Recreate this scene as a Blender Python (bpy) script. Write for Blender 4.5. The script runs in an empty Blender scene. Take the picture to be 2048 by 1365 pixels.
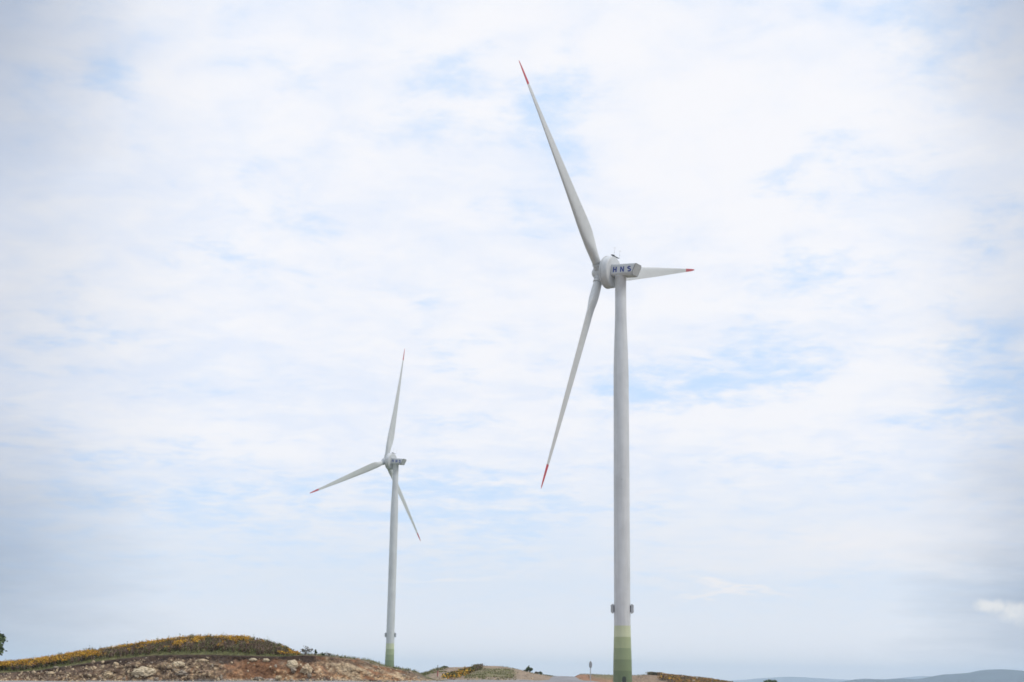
import bpy, bmesh, math, random
import numpy as np
from mathutils import Vector, Matrix, noise as mnoise

D = bpy.data
scene = bpy.context.scene
COL = scene.collection
rad = math.radians

# ------------------------------------------------------------------ camera
EYE = Vector((0.0, 0.0, 1.6))
FPX = 2048 * 50.0 / 36.0                      # focal length in pixels of the 2048 wide photograph
PITCH = math.atan((1360 - 682.5) / FPX)
ROLL = 0.0133
fwd = Vector((0, math.cos(PITCH), math.sin(PITCH)))
rt0 = Vector((1, 0, 0)); up0 = rt0.cross(fwd)
RT = math.cos(ROLL) * rt0 + math.sin(ROLL) * up0
UP = -math.sin(ROLL) * rt0 + math.cos(ROLL) * up0
cam = D.cameras.new('camera')
cam.lens = 50.0; cam.sensor_width = 36.0
cam.clip_start = 0.5; cam.clip_end = 40000
camo = D.objects.new('camera', cam); COL.objects.link(camo)
M = Matrix.Identity(4)
for i in range(3):
    M[i][0] = RT[i]; M[i][1] = UP[i]; M[i][2] = -fwd[i]; M[i][3] = EYE[i]
camo.matrix_world = M
scene.camera = camo

def pixdir(u, v):
    return RT * ((u - 1024) / FPX) - UP * ((v - 682.5) / FPX) + fwd

def at(u, v, Y):
    d = pixdir(u, v)
    return EYE + d * (Y / d.y)

# ------------------------------------------------------------------ light, sky, exposure
SUN_AZ, SUN_EL = rad(108), rad(45)            # sun to the right, behind thin cloud
sun = D.lights.new('sun', 'SUN'); sun.energy = 1.75; sun.angle = rad(14); sun.color = (1.0, 0.93, 0.82)
suno = D.objects.new('sun', sun); COL.objects.link(suno)
sd = Vector((math.sin(SUN_AZ) * math.cos(SUN_EL), math.cos(SUN_AZ) * math.cos(SUN_EL), math.sin(SUN_EL)))
suno.rotation_euler = sd.to_track_quat('Z', 'Y').to_euler()
suno.location = (200, -60, 300)

vs = scene.view_settings
vs.view_transform = 'Standard'; vs.look = 'None'; vs.exposure = 0.0; vs.gamma = 1.0
vs.use_curve_mapping = False
scene.cycles.max_bounces = 8
scene.cycles.use_denoising = True
scene.cycles.filter_width = 1.7
scene.cycles.volume_bounces = 3

world = D.worlds.new('World'); scene.world = world; world.use_nodes = True
nt = world.node_tree; nt.nodes.clear()

class G:
    """small helper for node graphs"""
    def __init__(s, tree): s.t = tree
    def n(s, kind, **kw):
        nd = s.t.nodes.new(kind)
        for k, v in kw.items(): setattr(nd, k, v)
        return nd
    def link(s, a, b): s.t.links.new(a, b)
    def inp(s, nd, i, v):
        if isinstance(v, bpy.types.NodeSocket): s.link(v, nd.inputs[i])
        elif v is not None: nd.inputs[i].default_value = v
    def math(s, op, a, b=None, c=None, clamp=False):
        nd = s.n('ShaderNodeMath', operation=op); nd.use_clamp = clamp
        s.inp(nd, 0, a); s.inp(nd, 1, b); s.inp(nd, 2, c)
        return nd.outputs[0]
    def vmath(s, op, a, b=None):
        nd = s.n('ShaderNodeVectorMath', operation=op); s.inp(nd, 0, a)
        if op == 'SCALE': s.inp(nd, 3, b)
        else: s.inp(nd, 1, b)
        return nd.outputs[0]
    def mix(s, f, a, b, mode='MIX'):
        nd = s.n('ShaderNodeMix', data_type='RGBA', blend_type=mode)
        s.inp(nd, 0, f)
        s.inp(nd, 6, a if isinstance(a, bpy.types.NodeSocket) else (*a[:3], 1))
        s.inp(nd, 7, b if isinstance(b, bpy.types.NodeSocket) else (*b[:3], 1))
        return nd.outputs[2]
    def rng(s, v, a, b, c=0.0, d=1.0, smooth=True):
        nd = s.n('ShaderNodeMapRange'); nd.interpolation_type = 'SMOOTHSTEP' if smooth else 'LINEAR'
        s.inp(nd, 0, v)
        for i, q in enumerate((a, b, c, d)): nd.inputs[i + 1].default_value = q
        return nd.outputs[0]
    def noise(s, vec, scale, detail=4, rough=.5, dist=0.0, col=False):
        nd = s.n('ShaderNodeTexNoise'); s.inp(nd, 'Vector', vec)
        nd.inputs['Scale'].default_value = scale; nd.inputs['Detail'].default_value = detail
        nd.inputs['Roughness'].default_value = rough; nd.inputs['Distortion'].default_value = dist
        return nd.outputs['Color' if col else 'Fac']
    def comb(s, x, y, z=0.0):
        nd = s.n('ShaderNodeCombineXYZ'); s.inp(nd, 0, x); s.inp(nd, 1, y); s.inp(nd, 2, z)
        return nd.outputs[0]

SKY_STRENGTH = 0.1
def build_world():
    g = G(nt)
    out = g.n('ShaderNodeOutputWorld'); bg = g.n('ShaderNodeBackground')
    bg.inputs['Strength'].default_value = SKY_STRENGTH
    g.link(bg.outputs[0], out.inputs[0])
    sky = g.n('ShaderNodeTexSky', sky_type='NISHITA'); sky.sun_disc = False
    sky.sun_elevation = SUN_EL; sky.sun_rotation = SUN_AZ
    sky.altitude = 800; sky.air_density = 1.0; sky.dust_density = 2.0
    tc = g.n('ShaderNodeTexCoord')
    sep = g.n('ShaderNodeSeparateXYZ'); g.link(tc.outputs['Generated'], sep.inputs[0])
    x, y, z = sep.outputs
    zc = g.math('MAXIMUM', z, 0.0)
    h = g.math('ADD', zc, 0.14)
    p = g.comb(g.math('DIVIDE', x, h), g.math('DIVIDE', y, h))       # flat cloud deck seen in perspective
    el = g.math('ARCSINE', z); az = g.math('ARCTAN2', x, y)
    ae = g.comb(az, el)
    # wobble for cloud patches placed by direction
    w1 = g.vmath('SUBTRACT', g.noise(p, 2.2, 5, .6, col=True), (.5, .5, .5))
    ws = g.vmath('MULTIPLY', w1, (.11, .055, 0.0))
    aew = g.vmath('ADD', ae, ws)
    def blobs(lst):
        acc = None
        for (u, v, ru, rv, amp, rot) in lst:
            d = pixdir(u, v).normalized()
            a0 = math.atan2(d.x, d.y); e0 = math.asin(d.z)
            mp = g.n('ShaderNodeMapping', vector_type='TEXTURE')
            mp.inputs['Location'].default_value = (a0, e0, 0)
            mp.inputs['Rotation'].default_value = (0, 0, rad(rot))
            mp.inputs['Scale'].default_value = (ru / FPX, rv / FPX, 1)
            g.link(aew, mp.inputs[0])
            gr = g.n('ShaderNodeTexGradient', gradient_type='SPHERICAL'); g.link(mp.outputs[0], gr.inputs[0])
            t = g.math('MULTIPLY', gr.outputs['Fac'], amp)
            acc = t if acc is None else g.math('ADD', acc, t)
        return acc
    n1 = g.noise(p, 3.2, 9, .56, .25)
    n2 = g.noise(g.vmath('ADD', p, (7.3, 2.1, 0)), 8.5, 9, .58, .3)
    n3 = g.noise(g.vmath('ADD', p, (1.7, 9.4, 0)), 2.0, 6, .5, .2)
    n4 = g.noise(g.vmath('ADD', p, (3.9, 5.2, 0)), 21, 8, .62, .2)
    # openings in the deck where pale blue shows
    holes = blobs([
        (1130, 170, 110, 190, .55, -20), (1150, 345, 110, 90, .5, 0), (1085, 245, 90, 70, .4, 0),
        (950, 428, 190, 45, .55, 5), (680, 485, 150, 40, .35, -5), (1080, 450, 130, 45, .3, 0),
        (600, 110, 260, 70, .40, 0), (230, 146, 80, 45, .55, 0), (570, 340, 170, 140, .30, 0),
        (830, 130, 130, 60, .40, -15), (770, 285, 110, 60, .35, 60), (560, 190, 120, 60, .3, 0),
        (1420, 772, 340, 85, .80, 6), (1590, 735, 260, 55, .62, 12), (1300, 805, 200, 65, .4, 0),
        (1980, 690, 260, 80, .85, 8), (2020, 780, 240, 60, .70, 8), (1900, 820, 260, 35, .45, 10),
        (1580, 340, 110, 60, .45, 0), (1740, 235, 220, 50, .45, 8), (1830, 90, 160, 110, .50, 0),
        (1990, 110, 140, 130, .45, 0), (1640, 310, 90, 50, .35, 0), (1980, 500, 160, 90, .55, 0),
        (2030, 410, 120, 60, .5, 0), (1600, 520, 200, 60, .45, 0), (1470, 510, 220, 50, .3, -5),
        (1340, 30, 150, 90, .3, 0), (1500, 930, 380, 45, .2, 0),
        (500, 1010, 640, 170, .55, 0), (880, 1020, 380, 130, .45, 0), (1060, 1020, 200, 120, .45, 0),
        (700, 820, 400, 50, .2, 0), (200, 740, 300, 50, .25, -8), (360, 620, 260, 60, .2, 0),
        (1250, 1150, 600, 70, .18, 0), (250, 990, 380, 60, .3, 0),
    ])
    # brighter, thicker heaps
    heaps = blobs([
        (1000, 60, 320, 120, .5, 0), (1450, 330, 420, 320, .55, 0), (950, 250, 200, 60, .5, 0),
        (700, 360, 380, 110, .35, 0), (780, 640, 600, 170, .30, 0), (1300, 620, 450, 110, .45, 0),
        (1650, 790, 430, 70, .55, 12), (1500, 840, 500, 70, .35, 8), (180, 830, 330, 80, .35, -12),
        (520, 890, 480, 50, .45, -6), (1250, 80, 260, 120, .3, 0), (1960, 570, 140, 50, .4, 0),
        (390, 180, 160, 60, .35, 0), (100, 500, 300, 140, .25, 0), (1480, 900, 500, 60, .25, 0),
    ])
    lowf = g.rng(el, rad(2.0), rad(9.5))
    cov = g.math('ADD', g.math('MULTIPLY', g.math('SUBTRACT', n1, .5), 1.9),
                 g.math('MULTIPLY', g.math('SUBTRACT', n2, .5), 1.5))
    cov = g.math('ADD', cov, g.math('MULTIPLY', g.math('SUBTRACT', n4, .5), .9))
    cov = g.math('SUBTRACT', cov, g.math('MULTIPLY', holes, .76))
    cov = g.math('ADD', cov, g.math('MULTIPLY', heaps, .55))
    gap = g.rng(cov, -1.0, -.05, 1.0, 0.0)
    # pale blue seen through the deck: the clear-sky model behind a thin bright veil
    k = 1.0 / SKY_STRENGTH
    veil = tuple(c * k for c in (.64, .84, 1.12))
    blue = g.mix(.86, sky.outputs[0], veil)
    # cloud brightness: white tops, lavender-grey shaded bases
    shade = g.math('ADD', g.math('MULTIPLY', g.math('SUBTRACT', n3, .5), 1.1),
                   g.math('MULTIPLY', g.math('SUBTRACT', n2, .5), 1.5))
    shade = g.math('ADD', shade, g.math('MULTIPLY', heaps, .7))
    sh = g.rng(shade, -.38, .50)
    white = g.mix(lowf, tuple(c * k for c in (.84, .855, .91)), tuple(c * k for c in (.955, .96, .995)))
    grey = g.mix(lowf, tuple(c * k for c in (.755, .84, .97)), tuple(c * k for c in (.82, .88, 1.0)))
    cloud = g.mix(sh, grey, white)
    deck = g.mix(g.math('MULTIPLY', gap, .95), cloud, blue)
    # moist air low over the hills
    base = g.mix(g.rng(el, rad(-.5), rad(4.5)), tuple(c * k for c in (1.18, 1.08, 1.02)), tuple(c * k for c in (.77, .855, .965)))
    hz = g.rng(el, rad(-1.0), rad(10.0), .93, 0.0)
    col = g.mix(hz, deck, base)
    # vignette painted into the sky: darker towards the sides and corners of the view
    azl = g.rng(az, rad(-21), rad(-11), .82, 1.0)
    azr = g.rng(az, rad(14), rad(22), 1.0, .84)
    dim = g.math('MULTIPLY', azl, azr)
    edge_dim = blobs([(-120, 1300, 430, 480, .50, 0), (2150, 1270, 330, 420, .46, 0), (-80, 0, 380, 400, .40, 0), (2140, -20, 330, 300, .30, 0),
                   (2130, 700, 260, 700, .12, 0), (-90, 650, 260, 700, .10, 0)])
    dim = g.math('SUBTRACT', dim, edge_dim)
    col = g.vmath('MULTIPLY', col, g.mix(dim, (.10, .18, .30), (1, 1, 1)))
    # a few thin bright streaks and one small cumulus low on the right
    st = blobs([(1480, 1194, 120, 9, .9, 0), (900, 1139, 220, 9, .45, 0), (1290, 985, 60, 8, .35, 0),
                (1420, 1192, 60, 10, .5, 0), (1700, 1100, 480, 70, .75, 0), (1350, 1150, 380, 40, .4, 0),
                (1870, 1030, 300, 60, .3, 0)])
    col = g.mix(g.math('MINIMUM', g.math('MULTIPLY', st, .85), .8), col, tuple(c * k for c in (1.0, .95, .93)))
    w2 = g.vmath('SUBTRACT', g.noise(ae, 70, 5, .6, col=True), (.5, .5, .5))
    aew2 = g.vmath('ADD', ae, g.vmath('MULTIPLY', w2, (.016, .010, 0)))
    acc = None
    for (u, v, ru, rv) in [(1985, 1214, 40, 18), (2035, 1224, 50, 26), (2075, 1234, 60, 30)]:
        d = pixdir(u, v).normalized()
        mp = g.n('ShaderNodeMapping', vector_type='TEXTURE')
        mp.inputs['Location'].default_value = (math.atan2(d.x, d.y), math.asin(d.z), 0)
        mp.inputs['Scale'].default_value = (ru / FPX, rv / FPX, 1)
        g.link(aew2, mp.inputs[0])
        gr = g.n('ShaderNodeTexGradient', gradient_type='SPHERICAL'); g.link(mp.outputs[0], gr.inputs[0])
        acc = gr.outputs['Fac'] if acc is None else g.math('MAXIMUM', acc, gr.outputs['Fac'])
    cu = g.math('MULTIPLY', g.rng(acc, .0, .75), g.rng(g.noise(ae, 45, 5, .6), .25, .65, .45, 1.0))
    col = g.mix(g.math('MULTIPLY', cu, .78), col, tuple(c * k for c in (1.0, .955, .89)))
    zen = g.rng(el, rad(30), rad(72), 1.0, 2.3)                     # upper sky above the view brightened to lift haze and fill, as under overcast
    col = g.vmath('SCALE', col, zen)
    g.link(col, bg.inputs['Color'])
build_world()

# ------------------------------------------------------------------ helpers
def tag(o, label=None, cat=None, group=None, kind=None):
    for k, v in (('label', label), ('category', cat), ('group', group), ('kind', kind)):
        if v: o[k] = v
    return o

def empty(name, loc, label, cat, group=None):
    o = D.objects.new(name, None); COL.objects.link(o); o.location = loc
    o.empty_display_size = .5
    return tag(o, label, cat, group)

def meshobj(name, verts, faces, mats, parent=None, midx=None, smooth=False, cols=None):
    me = D.meshes.new(name)
    me.from_pydata([tuple(v) for v in verts], [], [tuple(f) for f in faces])
    for m in (mats if isinstance(mats, (list, tuple)) else [mats]): me.materials.append(m)
    if midx is not None: me.polygons.foreach_set('material_index', np.asarray(midx, dtype=np.int32))
    if smooth: me.polygons.foreach_set('use_smooth', np.ones(len(me.polygons), dtype=bool))
    if cols is not None:
        a = me.color_attributes.new('soil', 'FLOAT_COLOR', 'POINT')
        c = np.ones((len(me.vertices), 4), dtype=np.float32); c[:, :3] = np.asarray(cols)
        a.data.foreach_set('color', c.ravel())
    me.update()
    o = D.objects.new(name, me); COL.objects.link(o)
    if parent: o.parent = parent
    return o

def bmobj(name, bm, mat, parent=None, smooth=False):
    me = D.meshes.new(name); bm.to_mesh(me); bm.free()
    for m in (mat if isinstance(mat, (list, tuple)) else [mat]): me.materials.append(m)
    if smooth: me.polygons.foreach_set('use_smooth', np.ones(len(me.polygons), dtype=bool))
    o = D.objects.new(name, me); COL.objects.link(o)
    if parent: o.parent = parent
    return o

def lathe(profile, seg=64, cap0=True, cap1=True):
    """profile of (radius, height) about Z; returns verts, faces and the ring index of each face"""
    V, F, R = [], [], []
    n = len(profile)
    for r, z in profile:
        for k in range(seg):
            t = 2 * math.pi * k / seg
            V.append((r * math.cos(t), r * math.sin(t), z))
    for i in range(n - 1):
        for k in range(seg):
            k2 = (k + 1) % seg
            F.append((i * seg + k, i * seg + k2, (i + 1) * seg + k2, (i + 1) * seg + k)); R.append(i)
    if cap0: F.append(tuple(range(seg - 1, -1, -1))); R.append(0)
    if cap1: F.append(tuple((n - 1) * seg + k for k in range(seg))); R.append(n - 2)
    return V, F, R

def add_box(bm, c, s, bevel=0.0, rot=None):
    r = bmesh.ops.create_cube(bm, size=1.0)
    vs_ = r['verts']
    bmesh.ops.scale(bm, vec=s, verts=vs_)
    if bevel:
        es = list({e for v in vs_ for e in v.link_edges})
        rb = bmesh.ops.bevel(bm, geom=es, offset=bevel, segments=2, profile=.5, affect='EDGES')
        vs_ = list({v for f in rb['faces'] for v in f.verts} | {v for v in vs_ if v.is_valid})
    if rot is not None: bmesh.ops.rotate(bm, cent=(0, 0, 0), matrix=rot, verts=vs_)
    bmesh.ops.translate(bm, vec=c, verts=vs_)

def add_tube(bm, p, q, r0, r1=None, seg=8):
    p, q = Vector(p), Vector(q); r1 = r0 if r1 is None else r1
    d = (q - p); L = d.length
    if L < 1e-6: return
    ro = d.to_track_quat('Z', 'Y').to_matrix().to_4x4()
    m = Matrix.Translation((p + q) / 2) @ ro
    bmesh.ops.create_cone(bm, cap_ends=True, segments=seg, radius1=r0, radius2=r1, depth=L, matrix=m)

# ------------------------------------------------------------------ materials
def newmat(name):
    m = D.materials.new(name); m.use_nodes = True
    g = G(m.node_tree); b = m.node_tree.nodes['Principled BSDF']
    return m, g, b

def paint(name, col, rough=.45, dirt=.12, scale=.35, streak=True):
    m, g, b = newmat(name)
    tc = g.n('ShaderNodeTexCoord')
    v = g.vmath('MULTIPLY', tc.outputs['Object'], (1.0, 1.0, .06 if streak else 1.0))
    n = g.noise(v, scale * 4, 5, .6)
    n2 = g.noise(tc.outputs['Object'], scale, 3, .5)
    f = g.math('MULTIPLY', g.math('ADD', g.rng(n, .35, .75), g.rng(n2, .3, .8)), .5)
    c = g.mix(f, tuple(x * (1 + dirt * .4) for x in col), tuple(x * (1 - dirt) for x in col))
    g.link(c, b.inputs['Base Color'])
    b.inputs['Roughness'].default_value = rough
    b.inputs['Specular IOR Level'].default_value = .35
    return m

GREY = paint('turbine_paint', (.52, .54, .555), .45, .18)
BLADE = paint('blade_paint', (.51, .53, .53), .4, .08, .2, False)
NAC = paint('nacelle_paint', (.50, .52, .53), .5, .09, .5, False)
PANEL = paint('rear_panel_paint', (.43, .445, .45), .55, .15, 1.0, False)
DARK = paint('dark_trim', (.06, .065, .07), .6, .1, 1.0, False)
RED = paint('red_paint', (.44, .055, .065), .5, .25, .6, False)
BLUE = paint('blue_lettering', (.022, .042, .21), .5, .1, 1.0, False)
BOXG = paint('box_paint', (.33, .35, .37), .5, .15, 1.0, False)
STEEL = paint('galvanised_steel', (.36, .38, .40), .45, .2, 1.0, False)
GREENS = [paint('green_paint', c) for c in
          [(.12, .165, .078), (.165, .215, .105), (.22, .275, .145), (.31, .36, .20), (.47, .51, .34)]]
DEEPG = paint('base_green_paint', (.095, .135, .065))
DOORM = paint('door_paint', (.030, .042, .030), .5, .1, 1.0, False)

def soil_mat(name, scale=6.0, bump=.6, var=.45):
    m, g, b = newmat(name)
    at_ = g.n('ShaderNodeVertexColor', layer_name='soil')
    tc = g.n('ShaderNodeTexCoord')
    n = g.noise(tc.outputs['Object'], scale, 6, .65)
    n2 = g.noise(tc.outputs['Object'], scale * .15, 4, .6)
    f = g.rng(n, .3, .72, 1 - var, 1 + var)
    f2 = g.rng(n2, .3, .7, .85, 1.15)
    c = g.vmath('SCALE', at_.outputs['Color'], g.math('MULTIPLY', f, f2))
    g.link(c, b.inputs['Base Color']); b.inputs['Roughness'].default_value = .95
    b.inputs['Specular IOR Level'].default_value = .1
    bp = g.n('ShaderNodeBump'); bp.inputs['Strength'].default_value = bump; bp.inputs['Distance'].default_value = .08
    g.link(n, bp.inputs['Height']); g.link(bp.outputs[0], b.inputs['Normal'])
    return m
SOIL = soil_mat('soil')

def rough_mat(name, col, var=.35, scale=8.0, bump=.5, rough=.9, trans=0.0):
    m, g, b = newmat(name)
    tc = g.n('ShaderNodeTexCoord')
    n = g.noise(tc.outputs['Object'], scale, 6, .6)
    n2 = g.noise(tc.outputs['Object'], scale * .2, 3, .5)
    f = g.math('MULTIPLY', g.rng(n, .3, .7, 1 - var, 1 + var), g.rng(n2, .3, .7, 1 - var * .6, 1 + var * .6))
    g.link(g.vmath('SCALE', tuple(col), f), b.inputs['Base Color'])
    b.inputs['Roughness'].default_value = rough; b.inputs['Specular IOR Level'].default_value = .15
    if bump:
        bp = g.n('ShaderNodeBump'); bp.inputs['Strength'].default_value = bump; bp.inputs['Distance'].default_value = .05
        g.link(n, bp.inputs['Height']); g.link(bp.outputs[0], b.inputs['Normal'])
    return m
ROCKS = [rough_mat('pale_rock', (.40, .315, .21)), rough_mat('brown_rock', (.24, .17, .115)),
         rough_mat('grey_rock', (.24, .20, .155)), rough_mat('tan_rock', (.36, .28, .18))]
BARK = rough_mat('bark', (.10, .075, .055), .3, 6)
TWIG = rough_mat('grey_twig', (.16, .13, .12), .3, 6, 0)
LEAF = [rough_mat('leaf', (.070, .100, .048), .4, 3, 0, .6), rough_mat('leaf_light', (.115, .155, .070), .4, 3, 0, .6)]
YEL = [rough_mat('yellow_flower', (.56, .325, .042), .3, 3, 0), rough_mat('orange_flower', (.42, .22, .04), .3, 3, 0)]
WEED = [rough_mat('weed_green', (.095, .098, .040), .4, 3, 0), rough_mat('weed_dry', (.165, .115, .085), .4, 3, 0),
        rough_mat('grass_green', (.15, .155, .062), .35, 3, 0), rough_mat('straw', (.34, .27, .17), .3, 3, 0)]

# ------------------------------------------------------------------ ground
def lerp_table(tab, x):
    return float(np.interp(x, tab[0], tab[1]))
def ridge(pts, Y):
    P = [at(u, v, Y) for u, v in pts]
    return [p.x for p in P], [p.z for p in P]
Y1, Y2 = 190.0, 346.0
MID = ridge([(760, 1366), (800, 1361), (828, 1355), (835, 1350.5), (855, 1345), (876, 1337.8), (894, 1336.8), (911, 1336.2),
             (962, 1332.8), (1013, 1335.8), (1040, 1341.5), (1060, 1346.5), (1087, 1350.8), (1108, 1354),
             (1151, 1354.8), (1160, 1358), (1180, 1368), (1230, 1385)], Y1)
BANK = ridge([(1080, 1380), (1130, 1362), (1148, 1355), (1156, 1350.5), (1165, 1349.0), (1195, 1350), (1227, 1351), (1264, 1351.5),
              (1300, 1350), (1320, 1350.5), (1350, 1354), (1380, 1357.5), (1420, 1362), (1470, 1370), (1520, 1378), (1650, 1400)], Y2)
def sstep(a, b, x):
    t = min(max((x - a) / (b - a), 0.0), 1.0); return t * t * (3 - 2 * t)
def base_z(x, y):
    z = 1.50 * sstep(0, 85, y)
    z += .0126 * max(min(x, 0), -60) * sstep(20, 88, y) * (1 - sstep(150, 260, y))
    z -= .35 * sstep(5.5, 12, x) * sstep(60, 110, y)
    z -= 1.35 * sstep(150, 290, y)
    z += 2.7 * sstep(420, 600, y) * (1 - sstep(-20, 30, x))        # the knoll that carries the far turbine
    z -= 75 * sstep(700, 3500, y)
    z -= 40 * sstep(300, 3000, abs(x)) 
    return z
def ground_z(x, y):
    z = base_z(x, y)
    n = mnoise.noise(Vector((x * .35, y * .35, 3.1))) * .10 + mnoise.noise(Vector((x * 1.1, y * 1.1, 7.7))) * .04
    if 120 < y < 270 and -30 < x < 40:
        t = sstep(132, Y1, y) * (1 - sstep(Y1, 262, y))
        h = lerp_table(MID, x * Y1 / max(y, 100))
        onroad = sstep(4.2, 5.6, x) 
        z = max(z, z + (h - z) * t) if h > z else z + (h - z) * t * .9 * sstep(8.0, 11, x)
        n *= 1.6 * (1 - .9 * onroad)
    if 318 < y < 460 and 0 < x < 110:
        t = sstep(327, Y2, y) * (1 - sstep(Y2 + 6, 430, y))
        h = lerp_table(BANK, x * Y2 / y)
        if h > z: z = z + (h - z) * t
    amt = sstep(60, 100, y)
    return z + n * amt

ROAD = [(60, 0.8, 6.0), (95, 1.6, 5.4), (130, None, None), (160, None, None), (Y1, None, None), (215, None, None), (240, None, None)]
def road_edges(y):
    l = np.interp(y, [60, 130, Y1, 240], [at(1076, 1365, 60).x, at(1092, 1365, 130).x, at(1108, 1354, Y1).x, at(1112, 1354, 240).x])
    r = np.interp(y, [60, 130, Y1, 240], [at(1215, 1365, 60).x, at(1177, 1365, 130).x, at(1150, 1354, Y1).x, at(1140, 1354, 240).x])
    return float(l), float(r)

def nz(x, y, z, s, o=0.0):
    return mnoise.noise(Vector((x * s + o, y * s + o * .7, z * s)))
def build_ground():
    xs = np.concatenate([[-12000, -7000, -4000, -2000, -1000, -500, -250, -140, -90, -65], np.arange(-50, 62, .4),
                         [64, 68, 74, 82, 92, 105, 125, 160, 250, 500, 1000, 2000, 4000, 7000, 12000]])
    ys = np.concatenate([[-400, -200, -100, -60, -35, -20, -12, -6, -2, 2, 6, 10, 14, 18, 22, 27, 32, 38, 44, 50, 56, 62, 68, 74, 80],
                         np.arange(85, 270, 1.0), np.arange(270, 316, 3.0), np.arange(316, 362, .8), np.arange(364, 470, 4),
                         [480, 520, 560, 600, 630, 660, 700, 760, 850, 1000, 1300, 1700, 2300, 3000, 4000, 5500, 7500, 10000, 13000]])
    V, F, C = [], [], []
    gravel = np.array((.235, .225, .22)); tan = np.array((.245, .188, .135)); red = np.array((.26, .145, .09))
    green = np.array((.155, .14, .075)); dgreen = np.array((.085, .092, .042)); field = np.array((.10, .12, .05))
    for yv in ys:
        for xv in xs:
            x, y = float(xv), float(yv)
            z = ground_z(x, y); V.append((x, y, z))
            k = nz(x, y, 0, .22) + .6 * nz(x, y, 0, .8, 3.0)
            c = gravel.copy()
            if y > 120:
                c = c + (tan - c) * sstep(134, 146, y + 6 * k)
            if 120 < y < 270:
                uu = x * Y1 / y                                            # along the hill
                rise = z - base_z(x, y)
                gl = sstep(-9.7, -11.0, uu + .8 * k)                         # grassy left shoulder
                c = c + (dgreen * 1.25 - c) * gl
                gm = sstep(-5.6, -4.4, uu + k) * (1 - sstep(.2, 1.4, uu + k)) * (1 - sstep(1.35, 1.75, rise + .3 * k)) * sstep(.25, .5, rise + .2 * k)
                c = c + (green - c) * gm
                c = c + (tan * .62 - c) * .55 * sstep(.25, .6, k)
            if 300 < y < 470 and x > 5:
                sx = x * Y2 / y
                tx = 26.5
                rl = 1 - sstep(tx - 1, tx + 1.5, sx)
                c = c + (red - c) * rl * sstep(-.4, .3, k + .35)
                c = c + (tan * np.array((.92, .86, .82)) - c) * (1 - rl) * .9
                top = sstep(336, 343, y + 2 * k) * rl * sstep(19, 21, sx + k)
                c = c + (green * 1.1 - c) * top
                c = c + (dgreen - c) * sstep(344, 348, y)
            if y > 480: c = field + .02 * k
            C.append(np.maximum(c * (1 + .18 * k), .01))
    nx = len(xs)
    for j in range(len(ys) - 1):
        for i in range(nx - 1):
            a = j * nx + i
            F.append((a, a + 1, a + nx + 1, a + nx))
    o = meshobj('ground', V, F, SOIL, smooth=True, cols=C)
    tag(o, kind='structure')
build_ground()

def build_road():
    m, g, b = newmat('asphalt')
    tc = g.n('ShaderNodeTexCoord')
    n = g.noise(tc.outputs['Object'], 9, 6, .7); n2 = g.noise(tc.outputs['Object'], .5, 3, .5)
    f = g.math('MULTIPLY', g.rng(n, .3, .7, .75, 1.25), g.rng(n2, .3, .7, .85, 1.15))
    g.link(g.vmath('SCALE', (.18, .175, .178), f), b.inputs['Base Color']); b.inputs['Roughness'].default_value = .9
    V, F = [], []
    ys = np.arange(60, 241, 2.0)
    for y in ys:
        l, r = road_edges(y)
        for k in range(9):
            x = l + (r - l) * k / 8
            V.append((x, y, ground_z(x, y) + .05 + .05 * math.sin(math.pi * k / 8)))
    for j in range(len(ys) - 1):
        for k in range(8):
            a = j * 9 + k; F.append((a, a + 1, a + 10, a + 9))
    tag(meshobj('road', V, F, m, smooth=True), kind='structure')
build_road()

# distant ridges
def far_ridge(name, pts, Y, depth, col, seed):
    T = ridge(pts, Y)
    V, F = [], []
    xs = np.arange(T[0][0], T[0][-1], 25.0 * Y / 6000); rows = 16
    for j in range(rows):
        t = -1 + 2 * j / (rows - 1)
        for x in xs:
            h = lerp_table(T, x) + 60
            n = mnoise.fractal(Vector((x / 260 + seed, t * 2.2, seed)), 1.0, 2.0, 5)
            z = -60 + h * (1 - abs(t) ** 1.5) + n * 16 * abs(t) * (1 - abs(t)) * 3 + n * 6.0 * (1 - abs(t))
            V.append((x, Y + t * depth, z))
    nx = len(xs)
    for j in range(rows - 1):
        for i in range(nx - 1):
            a = j * nx + i; F.append((a, a + 1, a + nx + 1, a + nx))
    m, g, b = newmat(name + '_forest')
    tc = g.n('ShaderNodeTexCoord'); n = g.noise(tc.outputs['Object'], .006, 6, .65)
    g.link(g.vmath('SCALE', col, g.rng(n, .3, .7, .7, 1.3)), b.inputs['Base Color']); b.inputs['Roughness'].default_value = 1
    b.inputs['Specular IOR Level'].default_value = 0
    tag(meshobj('hills', V, F, m, smooth=True), kind='structure')
FOREST = (.022, .036, .045)
far_ridge('near', [(1560, 1385), (1620, 1370), (1668, 1364), (1718, 1358.5), (1785, 1361.5), (1840, 1359.5), (1896, 1348.6), (1946, 1343),
           (1965, 1338.6), (1993, 1337.5), (2048, 1342.5), (2120, 1349), (2250, 1340), (2500, 1352), (2900, 1365)], 6000, 900, FOREST, 2.3)
far_ridge('far', [(1200, 1375), (1400, 1364), (1500, 1359), (1535, 1355.5), (1574, 1354), (1619, 1355.5), (1674, 1359.2), (1771, 1359.2),
           (1840, 1352.5), (1930, 1356), (2048, 1352), (2400, 1345), (2900, 1360)], 12500, 1500, FOREST, 8.1)

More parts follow.
